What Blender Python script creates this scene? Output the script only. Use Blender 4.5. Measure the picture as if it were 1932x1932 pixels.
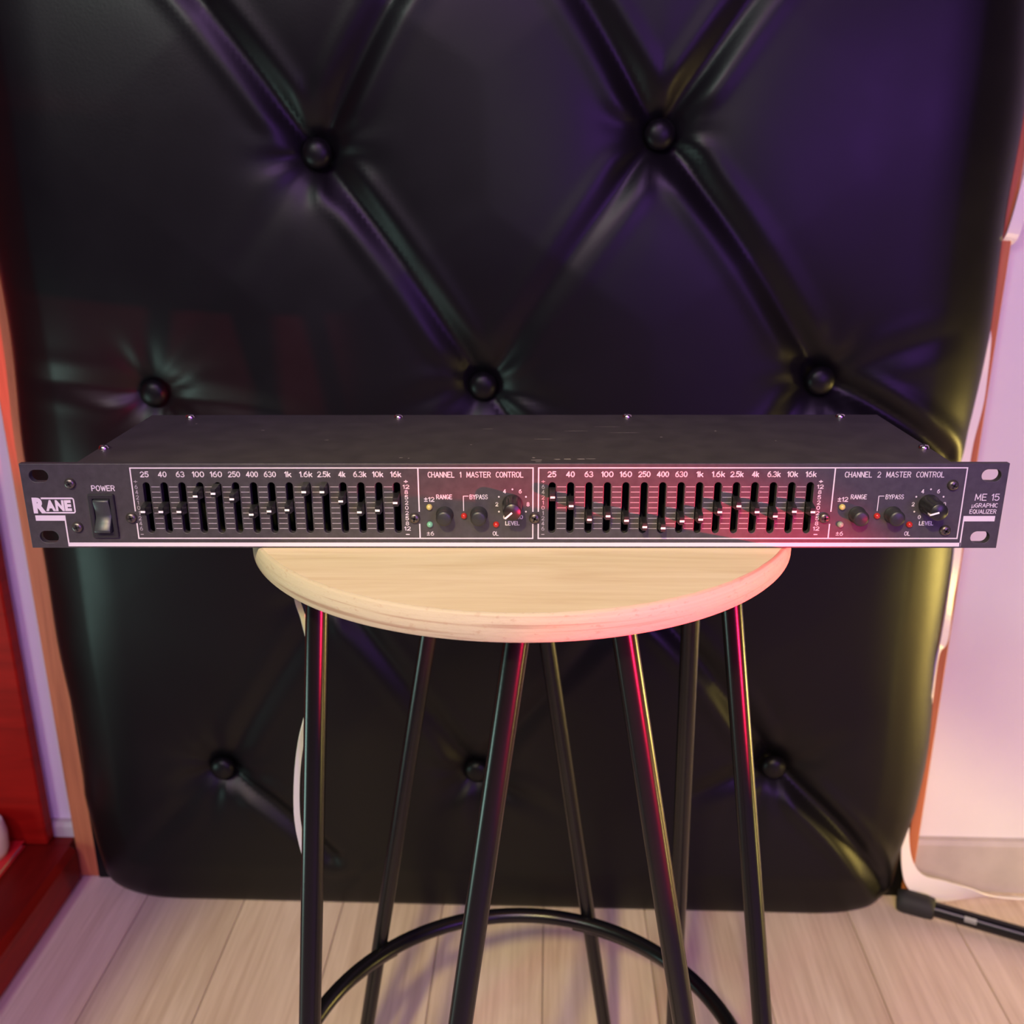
import bpy, math, random
from mathutils import Vector, Matrix

random.seed(7)
for o in list(bpy.data.objects):
    bpy.data.objects.remove(o)
SC = bpy.context.scene
COL = SC.collection
PI = math.pi
FLOOR = 650.0          # seat top is 650 mm above the floor; helper coordinates are mm with seat top at z = 0


WA = math.atan(0.03)            # the stool and the camera stand turned by this angle to the wall
WO = (0.0, 550.0)               # pivot on the wall line, mm


def G(x, y, z):
    """metres in the stool's frame -> metres in the room (wall along x)"""
    c, s = math.cos(WA), math.sin(WA)
    dx, dy = x - WO[0] / 1000, y - WO[1] / 1000
    return Vector((WO[0] / 1000 + dx * c - dy * s, WO[1] / 1000 + dx * s + dy * c, z))


def P(x, y, z):
    return G(x / 1000, y / 1000, (z + FLOOR) / 1000)


def PR(x, y, z):
    """mm in the room's own frame"""
    return Vector((x / 1000, y / 1000, (z + FLOOR) / 1000))


# ------------------------------------------------------------------ camera
cd = bpy.data.cameras.new('camera')
cam = bpy.data.objects.new('camera', cd)
COL.objects.link(cam)
cd.sensor_fit = 'HORIZONTAL'
cd.sensor_width = 36
cd.lens = 1835 / 1932 * 36
cd.clip_start = 0.01
cam.location = P(2.92, -456.16, 171.63)
pitch, yaw, roll = 18.493, 0.407, -0.129
cam.rotation_euler = (Matrix.Rotation(math.radians(yaw) + WA, 4, 'Z') @ Matrix.Rotation(math.radians(90 - pitch), 4, 'X')
                      @ Matrix.Rotation(math.radians(roll), 4, 'Z')).to_euler()
cd.dof.use_dof = True
cd.dof.focus_distance = 0.475
cd.dof.aperture_fstop = 13
SC.camera = cam

# ------------------------------------------------------------------ world, lights, exposure
w = bpy.data.worlds.new('room_ambient')
SC.world = w
w.use_nodes = True
w.node_tree.nodes['Background'].inputs[0].default_value = (0.60, 0.40, 0.70, 1)
w.node_tree.nodes['Background'].inputs[1].default_value = 0.035
SC.view_settings.view_transform = 'Standard'
SC.view_settings.look = 'None'
SC.view_settings.gamma = 1
SC.view_settings.use_curve_mapping = False
SC.view_settings.exposure = -0.1


def aim(o, target):
    d = G(*target) - o.location
    o.rotation_euler = d.to_track_quat('-Z', 'Y').to_euler()


def area(name, loc, target, size, power, color, size_y=None):
    l = bpy.data.lights.new(name, 'AREA')
    l.energy = power
    l.color = color
    if size_y:
        l.shape = 'RECTANGLE'
        l.size = size
        l.size_y = size_y
    else:
        l.shape = 'DISK'
        l.size = size
    o = bpy.data.objects.new(name, l)
    COL.objects.link(o)
    o.location = G(*loc)
    aim(o, target)
    return o


def spot(name, loc, target, angle, blend, power, color, radius):
    l = bpy.data.lights.new(name, 'SPOT')
    l.energy = power
    l.color = color
    l.spot_size = math.radians(angle)
    l.spot_blend = blend
    l.shadow_soft_size = radius
    o = bpy.data.objects.new(name, l)
    COL.objects.link(o)
    o.location = G(*loc)
    aim(o, target)
    return o


spot('warm_spot', (-0.30, -1.45, 1.85), (0.0996, 0.102, 0.0), 26.4, 0.06, 150, (0.96, 0.84, 0.27), 0.05)
area('violet_lamp', (0.0, -1.7, 2.2), (0.1, 0.3, 0.6), 0.7, 27, (0.62, 0.31, 0.86))
area('pink_fill', (-0.9, -1.7, 1.9), (0.0, 0.1, 0.6), 0.4, 14, (1.0, 0.54, 0.68))  # added pinkish fill from front left for the left wall, floor and panel
area('sheen_fill', (-0.05, -1.9, 1.2), (-0.05, 0.5, 0.9), 0.5, 3, (1.0, 0.95, 0.92))  # added fill, no real source; gives the grey sheen high on the cushion
area('teal_lamp', (-0.9, -1.2, 1.75), (0.1, 0.2, 0.7), 0.2, 7, (0.45, 1.0, 0.72))
area('purple_lamp', (0.9, -1.6, 0.95), (0.2, 0.3, 0.7), 0.9, 16, (0.42, 0.13, 0.95))
spot('red_lamp', (0.80, -0.72, 0.41), (0.078, 0.0, 0.580), 14.2, 0.5, 190, (1.0, 0.012, 0.07), 0.012)
area('yellow_lamp', (1.45, 0.40, 0.11), (0.3, 0.36, 0.25), 0.24, 12, (1.0, 0.74, 0.18), 0.17)
area('amber_lamp', (1.05, -0.20, 0.08), (0.4, 0.4, 0.3), 0.10, 1.7, (1.0, 0.78, 0.20))
area('left_lamp', (-1.05, -0.05, 0.18), (0.0, 0.1, 0.35), 0.3, 2.6, (0.60, 1.0, 0.88), 0.3)

# ------------------------------------------------------------------ materials


def mat(name, color=(0.5, 0.5, 0.5), rough=0.5, metal=0.0, spec=0.5, coat=0.0):
    m = bpy.data.materials.new(name)
    m.use_nodes = True
    b = m.node_tree.nodes['Principled BSDF']
    b.inputs['Base Color'].default_value = (*color, 1)
    b.inputs['Roughness'].default_value = rough
    b.inputs['Metallic'].default_value = metal
    b.inputs['Specular IOR Level'].default_value = spec
    b.inputs['Coat Weight'].default_value = coat
    return m


def nodes(m):
    return m.node_tree.nodes, m.node_tree.links, m.node_tree.nodes['Principled BSDF']


def coords(m, scale=(1, 1, 1), loc=(0, 0, 0)):
    n, l, b = nodes(m)
    tc = n.new('ShaderNodeTexCoord')
    mp = n.new('ShaderNodeMapping')
    mp.inputs['Scale'].default_value = scale
    mp.inputs['Location'].default_value = loc
    l.new(tc.outputs['Object'], mp.inputs['Vector'])
    return mp.outputs['Vector']


def noise(m, vec, scale, detail=4, rough=0.55, dist=0.0):
    n, l, b = nodes(m)
    t = n.new('ShaderNodeTexNoise')
    t.inputs['Scale'].default_value = scale
    t.inputs['Detail'].default_value = detail
    t.inputs['Roughness'].default_value = rough
    t.inputs['Distortion'].default_value = dist
    l.new(vec, t.inputs['Vector'])
    return t.outputs['Fac']


def ramp(m, fac, stops):
    n, l, b = nodes(m)
    r = n.new('ShaderNodeValToRGB')
    e = r.color_ramp.elements
    while len(e) < len(stops):
        e.new(0.5)
    for k, (p, c) in enumerate(stops):
        e[k].position = p
        e[k].color = (*c, 1) if len(c) == 3 else c
    l.new(fac, r.inputs['Fac'])
    return r.outputs['Color']


def mix(m, fac, a, b_, blend='MIX'):
    n, l, b = nodes(m)
    x = n.new('ShaderNodeMix')
    x.data_type = 'RGBA'
    x.blend_type = blend
    for s, v in ((x.inputs['Factor'], fac), (x.inputs['A'], a), (x.inputs['B'], b_)):
        if hasattr(v, 'is_output'):
            l.new(v, s)
        elif isinstance(v, (int, float)):
            s.default_value = v
        else:
            s.default_value = (*v, 1)
    return x.outputs['Result']


def bump(m, h, strength, dist):
    n, l, b = nodes(m)
    x = n.new('ShaderNodeBump')
    x.inputs['Strength'].default_value = strength
    x.inputs['Distance'].default_value = dist
    l.new(h, x.inputs['Height'])
    l.new(x.outputs['Normal'], b.inputs['Normal'])


def setc(m, c):
    n, l, b = nodes(m)
    l.new(c, b.inputs['Base Color'])


def setr(m, c):
    n, l, b = nodes(m)
    l.new(c, b.inputs['Roughness'])


M = {}
# painted wall
m = M['wall'] = mat('white_wall_paint', (0.74, 0.70, 0.70), 0.7)
v = coords(m)
setc(m, ramp(m, noise(m, v, 3.0, 5), [(0.3, (0.70, 0.665, 0.665)), (0.7, (0.77, 0.73, 0.73))]))
bump(m, noise(m, v, 220, 3), 0.15, 0.001)
m = M['baseboard'] = mat('painted_baseboard', (0.50, 0.44, 0.40), 0.5)
v = coords(m)
setc(m, ramp(m, noise(m, v, 18, 4), [(0.3, (0.44, 0.385, 0.35)), (0.7, (0.54, 0.475, 0.43))]))
# floor plank laminate
m = M['plank'] = mat('pale_oak_laminate', (0.5, 0.4, 0.33), 0.42)
n_, l_, b_ = nodes(m)
oi = n_.new('ShaderNodeObjectInfo')
tc = n_.new('ShaderNodeTexCoord')
add = n_.new('ShaderNodeVectorMath')
add.operation = 'MULTIPLY_ADD'
comb = n_.new('ShaderNodeCombineXYZ')
for k in range(3):
    l_.new(oi.outputs['Random'], comb.inputs[k])
l_.new(comb.outputs[0], add.inputs[0])
add.inputs[1].default_value = (7, 11, 3)
l_.new(tc.outputs['Object'], add.inputs[2])
mp = n_.new('ShaderNodeMapping')
mp.inputs['Scale'].default_value = (18, 1.6, 1)
l_.new(add.outputs[0], mp.inputs['Vector'])
g1 = noise(m, mp.outputs['Vector'], 1.6, 6, 0.6, 0.8)
c1 = ramp(m, g1, [(0.28, (0.38, 0.275, 0.205)), (0.5, (0.47, 0.365, 0.285)), (0.72, (0.56, 0.455, 0.37))])
mp2 = n_.new('ShaderNodeMapping')
mp2.inputs['Scale'].default_value = (90, 3, 1)
l_.new(add.outputs[0], mp2.inputs['Vector'])
g2 = noise(m, mp2.outputs['Vector'], 2.0, 3, 0.6, 0.3)
c2 = mix(m, 0.22, c1, ramp(m, g2, [(0.35, (0.30, 0.22, 0.18)), (0.6, (0.60, 0.50, 0.43))]))
hs = n_.new('ShaderNodeMapRange')
hs.inputs['To Min'].default_value = 1.2
hs.inputs['To Max'].default_value = 1.5
l_.new(oi.outputs['Random'], hs.inputs['Value'])
sc_ = n_.new('ShaderNodeVectorMath')
sc_.operation = 'SCALE'
l_.new(c2, sc_.inputs[0])
l_.new(hs.outputs[0], sc_.inputs['Scale'])
l_.new(sc_.outputs[0], b_.inputs['Base Color'])
bump(m, g2, 0.12, 0.0008)
M['slab'] = mat('dark_underfloor', (0.08, 0.06, 0.05), 0.9)
# black leather
m = M['leather'] = mat('black_leatherette', (0.0045, 0.004, 0.0045), 0.36, 0, 0.23)
v = coords(m)
nn = noise(m, v, 420, 3)
bump(m, nn, 0.12, 0.0006)
setr(m, ramp(m, noise(m, v, 9, 4), [(0.3, (0.33, 0.33, 0.33)), (0.7, (0.41, 0.41, 0.41))]))
# raw pine frame
m = M['pine'] = mat('raw_pine_board', (0.5, 0.3, 0.17), 0.65)
v = coords(m, (40, 40, 2.2))
setc(m, ramp(m, noise(m, v, 1.5, 5, 0.6, 1.0), [(0.25, (0.28, 0.075, 0.026)), (0.5, (0.48, 0.145, 0.052)), (0.75, (0.56, 0.19, 0.075))]))
# dark wood, with the red light on the cabinet put into its colour
m = M['mahogany'] = mat('dark_wood_red_light', (0.16, 0.012, 0.01), 0.5, 0, 0.12)
v = coords(m, (3, 3, 22))
setc(m, ramp(m, noise(m, v, 2.0, 5, 0.6, 0.8), [(0.3, (0.20, 0.004, 0.002)), (0.7, (0.34, 0.008, 0.004))]))
m = M['mahogany_y'] = mat('dark_wood_red_light_base', (0.16, 0.012, 0.01), 0.42, 0, 0.18)
v = coords(m, (22, 3, 22))
setc(m, ramp(m, noise(m, v, 2.0, 5, 0.6, 0.8), [(0.3, (0.10, 0.003, 0.002)), (0.7, (0.18, 0.006, 0.004))]))
M['red_cover'] = mat('bright_red_cover', (0.62, 0.02, 0.025), 0.4)
M['page'] = mat('book_page_edges', (0.6, 0.5, 0.42), 0.8)
M['pale_ceramic'] = mat('pale_glazed_ceramic', (0.55, 0.42, 0.42), 0.3)
# birch seat
m = M['birch'] = mat('birch_plywood_face', (0.72, 0.55, 0.36), 0.5)
v = coords(m, (3.2, 26, 1))
g = noise(m, v, 2.6, 6, 0.55, 1.2)
c1 = ramp(m, g, [(0.25, (0.66, 0.51, 0.29)), (0.48, (0.76, 0.63, 0.39)), (0.75, (0.82, 0.70, 0.46))])
v2 = coords(m, (4, 60, 1), (0.3, 0.2, 0))
c2 = mix(m, 0.22, c1, ramp(m, noise(m, v2, 3, 4, 0.6, 0.4), [(0.35, (0.58, 0.45, 0.26)), (0.6, (0.80, 0.69, 0.46))]))
setc(m, c2)
bump(m, noise(m, coords(m, (20, 220, 1)), 4, 3), 0.08, 0.0004)
m = M['birch_edge'] = mat('birch_plywood_edge', (0.72, 0.55, 0.4), 0.65)
v = coords(m, (6, 6, 330))
c1 = ramp(m, noise(m, v, 1.0, 3, 0.5, 0.4), [(0.34, (0.36, 0.24, 0.15)), (0.44, (0.52, 0.44, 0.29)), (0.8, (0.58, 0.51, 0.35))])
v2 = coords(m, (260, 260, 500))
setc(m, mix(m, ramp(m, noise(m, v2, 1.0, 2), [(0.60, (0, 0, 0)), (0.72, (0.5, 0.5, 0.5))]), c1, (0.42, 0.27, 0.17)))
bump(m, noise(m, v2, 1.0, 3), 0.4, 0.0006)
# black steel rods
m = M['steel_black'] = mat('gloss_black_powder_coat', (0.004, 0.004, 0.0045), 0.26, 0, 0.32)
v = coords(m)
bump(m, noise(m, v, 500, 2), 0.04, 0.0005)
M['rubber'] = mat('black_rubber', (0.012, 0.012, 0.012), 0.7)
# electronics
m = M['panel'] = mat('black_anodised_panel', (0.05, 0.047, 0.05), 0.46, 0.0, 0.5)
v = coords(m)
setc(m, ramp(m, noise(m, v, 260, 4), [(0.3, (0.035, 0.032, 0.034)), (0.7, (0.051, 0.047, 0.050))]))
bump(m, noise(m, v, 900, 2), 0.1, 0.0002)
m = M['chassis'] = mat('worn_black_paint', (0.035, 0.032, 0.03), 0.5)
v = coords(m, (30, 130, 1))
sc1 = ramp(m, noise(m, v, 1.0, 8, 0.75), [(0.66, (0, 0, 0)), (0.80, (0.35, 0.35, 0.35))])
v2 = coords(m)
base = ramp(m, noise(m, v2, 60, 5), [(0.3, (0.034, 0.030, 0.027)), (0.7, (0.052, 0.046, 0.041))])
setc(m, mix(m, sc1, base, (0.16, 0.145, 0.13)))
M['inner'] = mat('dark_interior', (0.004, 0.004, 0.004), 0.9, 0, 0.1)
M['ink'] = mat('white_silkscreen_ink', (0.66, 0.60, 0.64), 0.55)
M['ink_dim'] = mat('grey_silkscreen_ink', (0.34, 0.31, 0.34), 0.55)
M['bare'] = mat('bare_metal_chips', (0.55, 0.50, 0.42), 0.4, 0.6)
M['plastic'] = mat('black_plastic', (0.014, 0.014, 0.015), 0.32)
M['plastic_soft'] = mat('satin_black_plastic', (0.020, 0.020, 0.022), 0.42)
M['switch'] = mat('grey_black_rocker_plastic', (0.035, 0.040, 0.040), 0.38)
M['pointer'] = mat('white_pointer_paint', (0.85, 0.82, 0.80), 0.4)
M['screw'] = mat('dark_steel_screw', (0.15, 0.13, 0.12), 0.36, 0.85)
M['chrome'] = mat('bright_zinc_screw', (0.62, 0.56, 0.52), 0.22, 1.0)
M['slotdark'] = mat('screw_recess_shade', (0.004, 0.004, 0.004), 0.8)  # black raised cross stands in for the shade inside the screw recess
M['led_yellow'] = mat('yellow_led_lens', (0.52, 0.44, 0.14), 0.25)
M['led_green'] = mat('green_led_lens', (0.16, 0.42, 0.27), 0.25)
M['led_red'] = mat('red_led_lens', (0.42, 0.022, 0.016), 0.25)
M['led_clear'] = mat('unlit_green_led_lens', (0.26, 0.29, 0.22), 0.25)
m = M['strip'] = mat('white_flexible_strip', (0.80, 0.74, 0.74), 0.3)
M['strip_grey'] = mat('grey_white_flexible_strip', (0.52, 0.54, 0.52), 0.35)
M['sticker'] = mat('pale_sticker', (0.22, 0.22, 0.20), 0.4)

# ------------------------------------------------------------------ mesh helpers (mm in, metres out, local to an origin)


class MB:
    def __init__(self, ox=0, oy=0, oz=0):
        self.v, self.f, self.mi, self.sm = [], [], [], []
        self.o = (ox, oy, oz)

    def add(self, verts, faces, mi=0, smooth=False):
        k = len(self.v)
        ox, oy, oz = self.o
        self.v += [((x - ox) / 1000, (y - oy) / 1000, (z - oz) / 1000) for x, y, z in verts]
        for f in faces:
            self.f.append(tuple(i + k for i in f))
            self.mi.append(mi)
            self.sm.append(smooth)

    def box(self, x0, x1, y0, y1, z0, z1, mi=0):
        V = [(x, y, z) for x in (x0, x1) for y in (y0, y1) for z in (z0, z1)]
        F = [(0, 1, 3, 2), (4, 6, 7, 5), (0, 4, 5, 1), (2, 3, 7, 6), (0, 2, 6, 4), (1, 5, 7, 3)]
        self.add(V, F, mi)

    def bbox(self, x0, x1, y0, y1, z0, z1, b, mi=0):
        """box with chamfered edges"""
        V, idx = [], {}
        X, Y, Z = (x0, x1), (y0, y1), (z0, z1)
        s = (1, -1)
        for i in (0, 1):
            for j in (0, 1):
                for k in (0, 1):
                    for a in range(3):
                        p = [X[i] + s[i] * b, Y[j] + s[j] * b, Z[k] + s[k] * b]
                        p[a] = (X[i], Y[j], Z[k])[a]
                        idx[i, j, k, a] = len(V)
                        V.append(tuple(p))
        F = []
        for i in (0, 1):
            F.append([idx[i, 0, 0, 0], idx[i, 1, 0, 0], idx[i, 1, 1, 0], idx[i, 0, 1, 0]][::(-1 if i == 0 else 1)])
            F.append([idx[0, i, 0, 1], idx[1, i, 0, 1], idx[1, i, 1, 1], idx[0, i, 1, 1]][::(1 if i == 0 else -1)])
            F.append([idx[0, 0, i, 2], idx[1, 0, i, 2], idx[1, 1, i, 2], idx[0, 1, i, 2]][::(-1 if i == 0 else 1)])
        for j in (0, 1):
            for k in (0, 1):
                F.append((idx[0, j, k, 1], idx[1, j, k, 1], idx[1, j, k, 2], idx[0, j, k, 2]))
                F.append((idx[j, 0, k, 0], idx[j, 1, k, 0], idx[j, 1, k, 2], idx[j, 0, k, 2]))
                F.append((idx[j, k, 0, 0], idx[j, k, 1, 0], idx[j, k, 1, 1], idx[j, k, 0, 1]))
        for i in (0, 1):
            for j in (0, 1):
                for k in (0, 1):
                    F.append((idx[i, j, k, 0], idx[i, j, k, 1], idx[i, j, k, 2]))
        self.add(V, F, mi)

    def lathe(self, prof, n, frame, mi=0, smooth=True, flute=None):
        """prof: list of (r, h); frame(r cos, r sin, h) -> xyz"""
        V, F = [], []
        for (r, h) in prof:
            for k in range(n):
                a = 2 * PI * k / n
                rr = r * (flute(a, h) if flute else 1)
                V.append(frame(rr * math.cos(a), rr * math.sin(a), h))
        for i in range(len(prof) - 1):
            for k in range(n):
                F.append((i * n + k, i * n + (k + 1) % n, (i + 1) * n + (k + 1) % n, (i + 1) * n + k))
        self.add(V, F, mi, smooth)
        if prof[0][0] > 1e-6:
            self.add(V[:n], [tuple(range(n))[::-1]], mi)
        if prof[-1][0] > 1e-6:
            self.add(V[-n:], [tuple(range(n))], mi)

    def tube(self, pts, r, n=14, mi=0, closed=False, caps=True):
        pts = [Vector(p) for p in pts]
        N = len(pts)
        V, F = [], []
        up = None
        for i in range(N):
            if closed:
                t = pts[(i + 1) % N] - pts[i - 1]
            else:
                t = pts[min(i + 1, N - 1)] - pts[max(i - 1, 0)]
            t.normalize()
            if up is None:
                up = t.orthogonal().normalized()
            up = (up - t * up.dot(t)).normalized()
            sd = t.cross(up)
            rr = r(i / (N - 1)) if callable(r) else r
            for k in range(n):
                a = 2 * PI * k / n
                V.append(tuple(pts[i] + up * rr * math.cos(a) + sd * rr * math.sin(a)))
        for i in range(N if closed else N - 1):
            j = (i + 1) % N
            for k in range(n):
                F.append((i * n + k, i * n + (k + 1) % n, j * n + (k + 1) % n, j * n + k))
        self.add(V, F, mi, True)
        if not closed and caps:
            self.add(V[:n], [tuple(range(n))[::-1]], mi)
            self.add(V[-n:], [tuple(range(n))], mi)

    def quad_xz(self, x0, x1, z0, z1, y, mi=0):
        self.add([(x0, y, z0), (x1, y, z0), (x1, y, z1), (x0, y, z1)], [(0, 1, 2, 3)], mi)

    def line_xz(self, x0, z0, x1, z1, wd, y, mi=0):
        d = Vector((x1 - x0, z1 - z0))
        d.normalize()
        nx, nz = -d.y * wd / 2, d.x * wd / 2
        self.add([(x0 - nx, y, z0 - nz), (x1 - nx, y, z1 - nz), (x1 + nx, y, z1 + nz), (x0 + nx, y, z0 + nz)], [(0, 1, 2, 3)], mi)

    def mesh(self, name, mats):
        me = bpy.data.meshes.new(name)
        me.from_pydata(self.v, [], self.f)
        for mm_ in (mats if isinstance(mats, (list, tuple)) else [mats]):
            me.materials.append(mm_)
        me.polygons.foreach_set('material_index', self.mi)
        me.polygons.foreach_set('use_smooth', self.sm)
        me.update()
        return me

    def build(self, name, mats, parent=None, local=False):
        """local: parent's space is this builder's space"""
        o = bpy.data.objects.new(name, self.mesh(name, mats))
        COL.objects.link(o)
        if parent is None:
            o.location = P(*self.o)
            o.rotation_euler = (0, 0, WA)
        else:
            o.parent = parent
            po = ORG.get(parent.name, (0, 0, 0))
            o.location = ((self.o[0] - po[0]) / 1000, (self.o[1] - po[1]) / 1000, (self.o[2] - po[2]) / 1000)
        ORG[o.name] = self.o
        return o


ORG = {}


def fixn(o):
    import bmesh
    b = bmesh.new()
    b.from_mesh(o.data)
    bmesh.ops.recalc_face_normals(b, faces=b.faces)
    b.to_mesh(o.data)
    b.free()
    return o


def tag(o, label, cat, group=None):
    o['label'] = label
    o['category'] = cat
    if group:
        o['group'] = group
    return o


def thing(name, label, cat, org, rotz=WA):
    o = bpy.data.objects.new(name, None)
    o.empty_display_size = 0.05
    COL.objects.link(o)
    o.location = P(*org)
    o.rotation_euler = (0, 0, rotz)
    ORG[o.name] = org
    return tag(o, label, cat)


def struct(o):
    o['kind'] = 'structure'
    return o


def copy_part(src, parent, org):
    c = src.copy()
    COL.objects.link(c)
    c.parent = parent
    po = ORG.get(parent.name, (0, 0, 0))
    c.location = ((org[0] - po[0]) / 1000, (org[1] - po[1]) / 1000, (org[2] - po[2]) / 1000)
    ORG[c.name] = org
    return c


def turn(o):
    """the object was built in the room's own frame (along the wall)"""
    o.location = PR(*ORG[o.name])
    o.rotation_euler = (0, 0, 0)
    return o


# ================================================================== SETTING
# floor
b = MB(0, -700, -FLOOR)
b.box(-2400, 2400, -2600, 640, -FLOOR - 60, -FLOOR - 8)
floor = struct(b.build('floor', M['slab']))
turn(floor)
pw, pl = 121.0, 1290.0
protos = {}
row = 0
x = -2400 + 14
fo = ORG[floor.name]
while x + pw < 2400:
    y = 600 - [1290, 900, 1120, 980, 1210][row % 5] - 2 * pl
    while y < 600:
        y0, y1 = max(y, -2600), min(y + pl, 600)
        L = round(y1 - y0)
        if L > 30:
            if L not in protos:
                q = MB(0, 0, 0)
                q.bbox(-pw / 2 + .35, pw / 2 - .35, -L / 2 + .35, L / 2 - .35, -8, 0, 0.9)
                protos[L] = q.mesh('plank', M['plank'])
            o = bpy.data.objects.new('plank', protos[L])
            COL.objects.link(o)
            o.parent = floor
            o.location = ((x + pw / 2 - fo[0]) / 1000, ((y0 + y1) / 2 - fo[1]) / 1000, (-FLOOR - fo[2]) / 1000)
        y += pl
    x += pw
    row += 1
# wall
b = MB(0, 560, -FLOOR)
b.box(-2400, 2400, 557, 640, -FLOOR - 60, 1800)
turn(struct(b.build('wall_back', M['wall'])))
b = MB(0, 552, -FLOOR)
b.add([(-2400, 557, -FLOOR), (2400, 557, -FLOOR), (2400, 557, -577), (-2400, 557, -577),
       (-2400, 547, -FLOOR), (2400, 547, -FLOOR), (2400, 547, -583), (-2400, 547, -583), (-2400, 550, -577.5), (2400, 550, -577.5)],
      [(4, 5, 6, 7), (7, 6, 9, 8), (8, 9, 2, 3), (0, 3, 8, 7, 4), (1, 5, 6, 9, 2), (0, 1, 2, 3), (0, 4, 5, 1)])
turn(struct(b.build('baseboard_back', M['baseboard'])))

# ================================================================== TUFTED PANEL
XL, XR, ZB, ZT = -523.0, 469.0, -649.0, 640.0
tp = thing('tufted_panel', 'tall black leatherette panel with deep button tufting, leaning on the wall behind the stool', 'headboard', (-27, 545, -FLOOR))
turn(tp)
BUT = [(-184, 202), (134, 217), (-366, -26), (-31, -17), (302, -10), (-196, -242), (133, -236), (-338, -466), (-43, -463), (293, -451),
       (-370, 436), (-26, 440), (308, 446)]
CR = [((-184, 202), (-31, -17), 1.0), ((-184, 202), (-370, 436), .95), ((-184, 202), (-26, 440), .95), ((134, 217), (-31, -17), .55),
      ((134, 217), (302, -10), 1.0), ((134, 217), (-26, 440), .9), ((134, 217), (308, 446), 1.0), ((-184, 202), (-366, -26), .10),
      ((-366, -26), (-520, -10), .45), ((-366, -26), (-190, -50), .40), ((302, -10), (466, -112), 1.2), ((302, -10), (133, -236), .6),
      ((302, -10), (430, 40), .3), ((-31, -17), (60, -40), .35), ((-31, -17), (-120, -40), .35),
      ((-31, -17), (-196, -242), .5), ((-31, -17), (133, -236), .6), ((-366, -26), (-196, -242), .5), ((133, -236), (293, -451), 1.25),
      ((133, -236), (-43, -463), .5), ((-196, -242), (-338, -466), .35), ((-196, -242), (-43, -463), .8), ((293, -451), (460, -636), 1.35),
      ((-338, -466), (-505, -632), .2), ((-338, -466), (-215, -575), .95), ((-338, -466), (-405, -500), .4), ((-43, -463), (-110, -510), .4),
      ((-43, -463), (60, -520), .4), ((293, -451), (190, -492), .8), ((293, -451), (262, -330), .45), ((293, -451), (265, -560), .35), ((-43, -463), (-40, -580), .2),
      ((293, -451), (380, -400), .3)]
PH = [(random.uniform(0, 6.28), random.uniform(0, 6.28)) for _ in BUT]
T0 = 40.0


def height(X, Z):
    e = min(X - XL, XR - X, Z - ZB, ZT - Z)
    ex = min(X - XL, XR - X)
    ez = min(Z - ZB, ZT - Z)

    def prof(e, r):
        t = min(max(e / r, 0), 1)
        return math.sqrt(max(1 - (1 - t) ** 2, 0))
    h = T0 * prof(ex, 100) * (prof(ez, 55) if Z > 0 else 0.86 + 0.14 * prof(ez, 30))
    edge = min(1, max(e, 0) / 60)
    dsum = 0
    rmin = 1e9
    for k, (bx, bz) in enumerate(BUT):
        dx, dz = X - bx, Z - bz
        r = math.hypot(dx, dz)
        if r < 260:
            rmin = min(rmin, r)
            dsum += 17 * math.exp(-math.sqrt(r * r + 30) / 21)
            if r > 3:
                a = math.atan2(dz, dx)
                am = math.exp(-((r - 34) / 26) ** 2)
                dsum += am * (0.8 * math.cos(7 * a + PH[k][0]) + 0.6 * math.cos(11 * a + PH[k][1]))
    h += 11 * (1 - math.exp(-min(rmin, 260) / 90)) * edge
    vall = 0
    ridge = 0
    for (a, c, wgt) in CR:
        ux, uz = c[0] - a[0], c[1] - a[1]
        L = math.hypot(ux, uz)
        ux, uz = ux / L, uz / L
        t = (X - a[0]) * ux + (Z - a[1]) * uz
        if t < -40 or t > L + 40:
            continue
        tt = min(max(t, 0), L)
        d = (X - a[0]) * (-uz) + (Z - a[1]) * ux
        d -= 7 * wgt * math.sin(PI * tt / L) * (1 if ux > 0 else -1)
        over = abs(t - tt)
        d2 = math.hypot(d, over)
        if d2 > 90:
            continue
        s = tt / L
        isb = any(abs(c[0] - q[0]) < 1 and abs(c[1] - q[1]) < 1 for q in BUT)
        tap = (0.5 + 0.5 * abs(2 * s - 1)) if isb else (1 - s) ** 0.7
        if not isb and wgt > .9:
            tap = 0.75 + 0.25 * (1 - s)
        vall += (wgt * tap * (13.0 * math.exp(-math.sqrt(d2 * d2 + 4) / 8.5) + 3.6 * math.exp(-(d2 / 40) ** 2))) ** 4
        ridge = max(ridge, 3.8 * wgt * tap * math.exp(-((d2 - 20) / 9) ** 2) * min(1, max(0, (t - 10) / 40)) * (min(1, max(0, (L - t - 10) / 40)) if isb else 1))
    dsum += vall ** 0.25 - ridge
    # gentle unevenness of the stuffing
    h += edge * (1.6 * math.sin(X / 83 + Z / 131) + 1.3 * math.sin(Z / 67 - X / 97 + 1))
    return h - dsum * min(1, max(e, 0) / 25)


def axis(a, c, fine, step):
    out = []
    p = a
    while p < c - 0.01:
        out.append(p)
        e = min(p - a, c - p)
        p += fine if e < 40 else step
    out.append(c)
    return out


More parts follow.
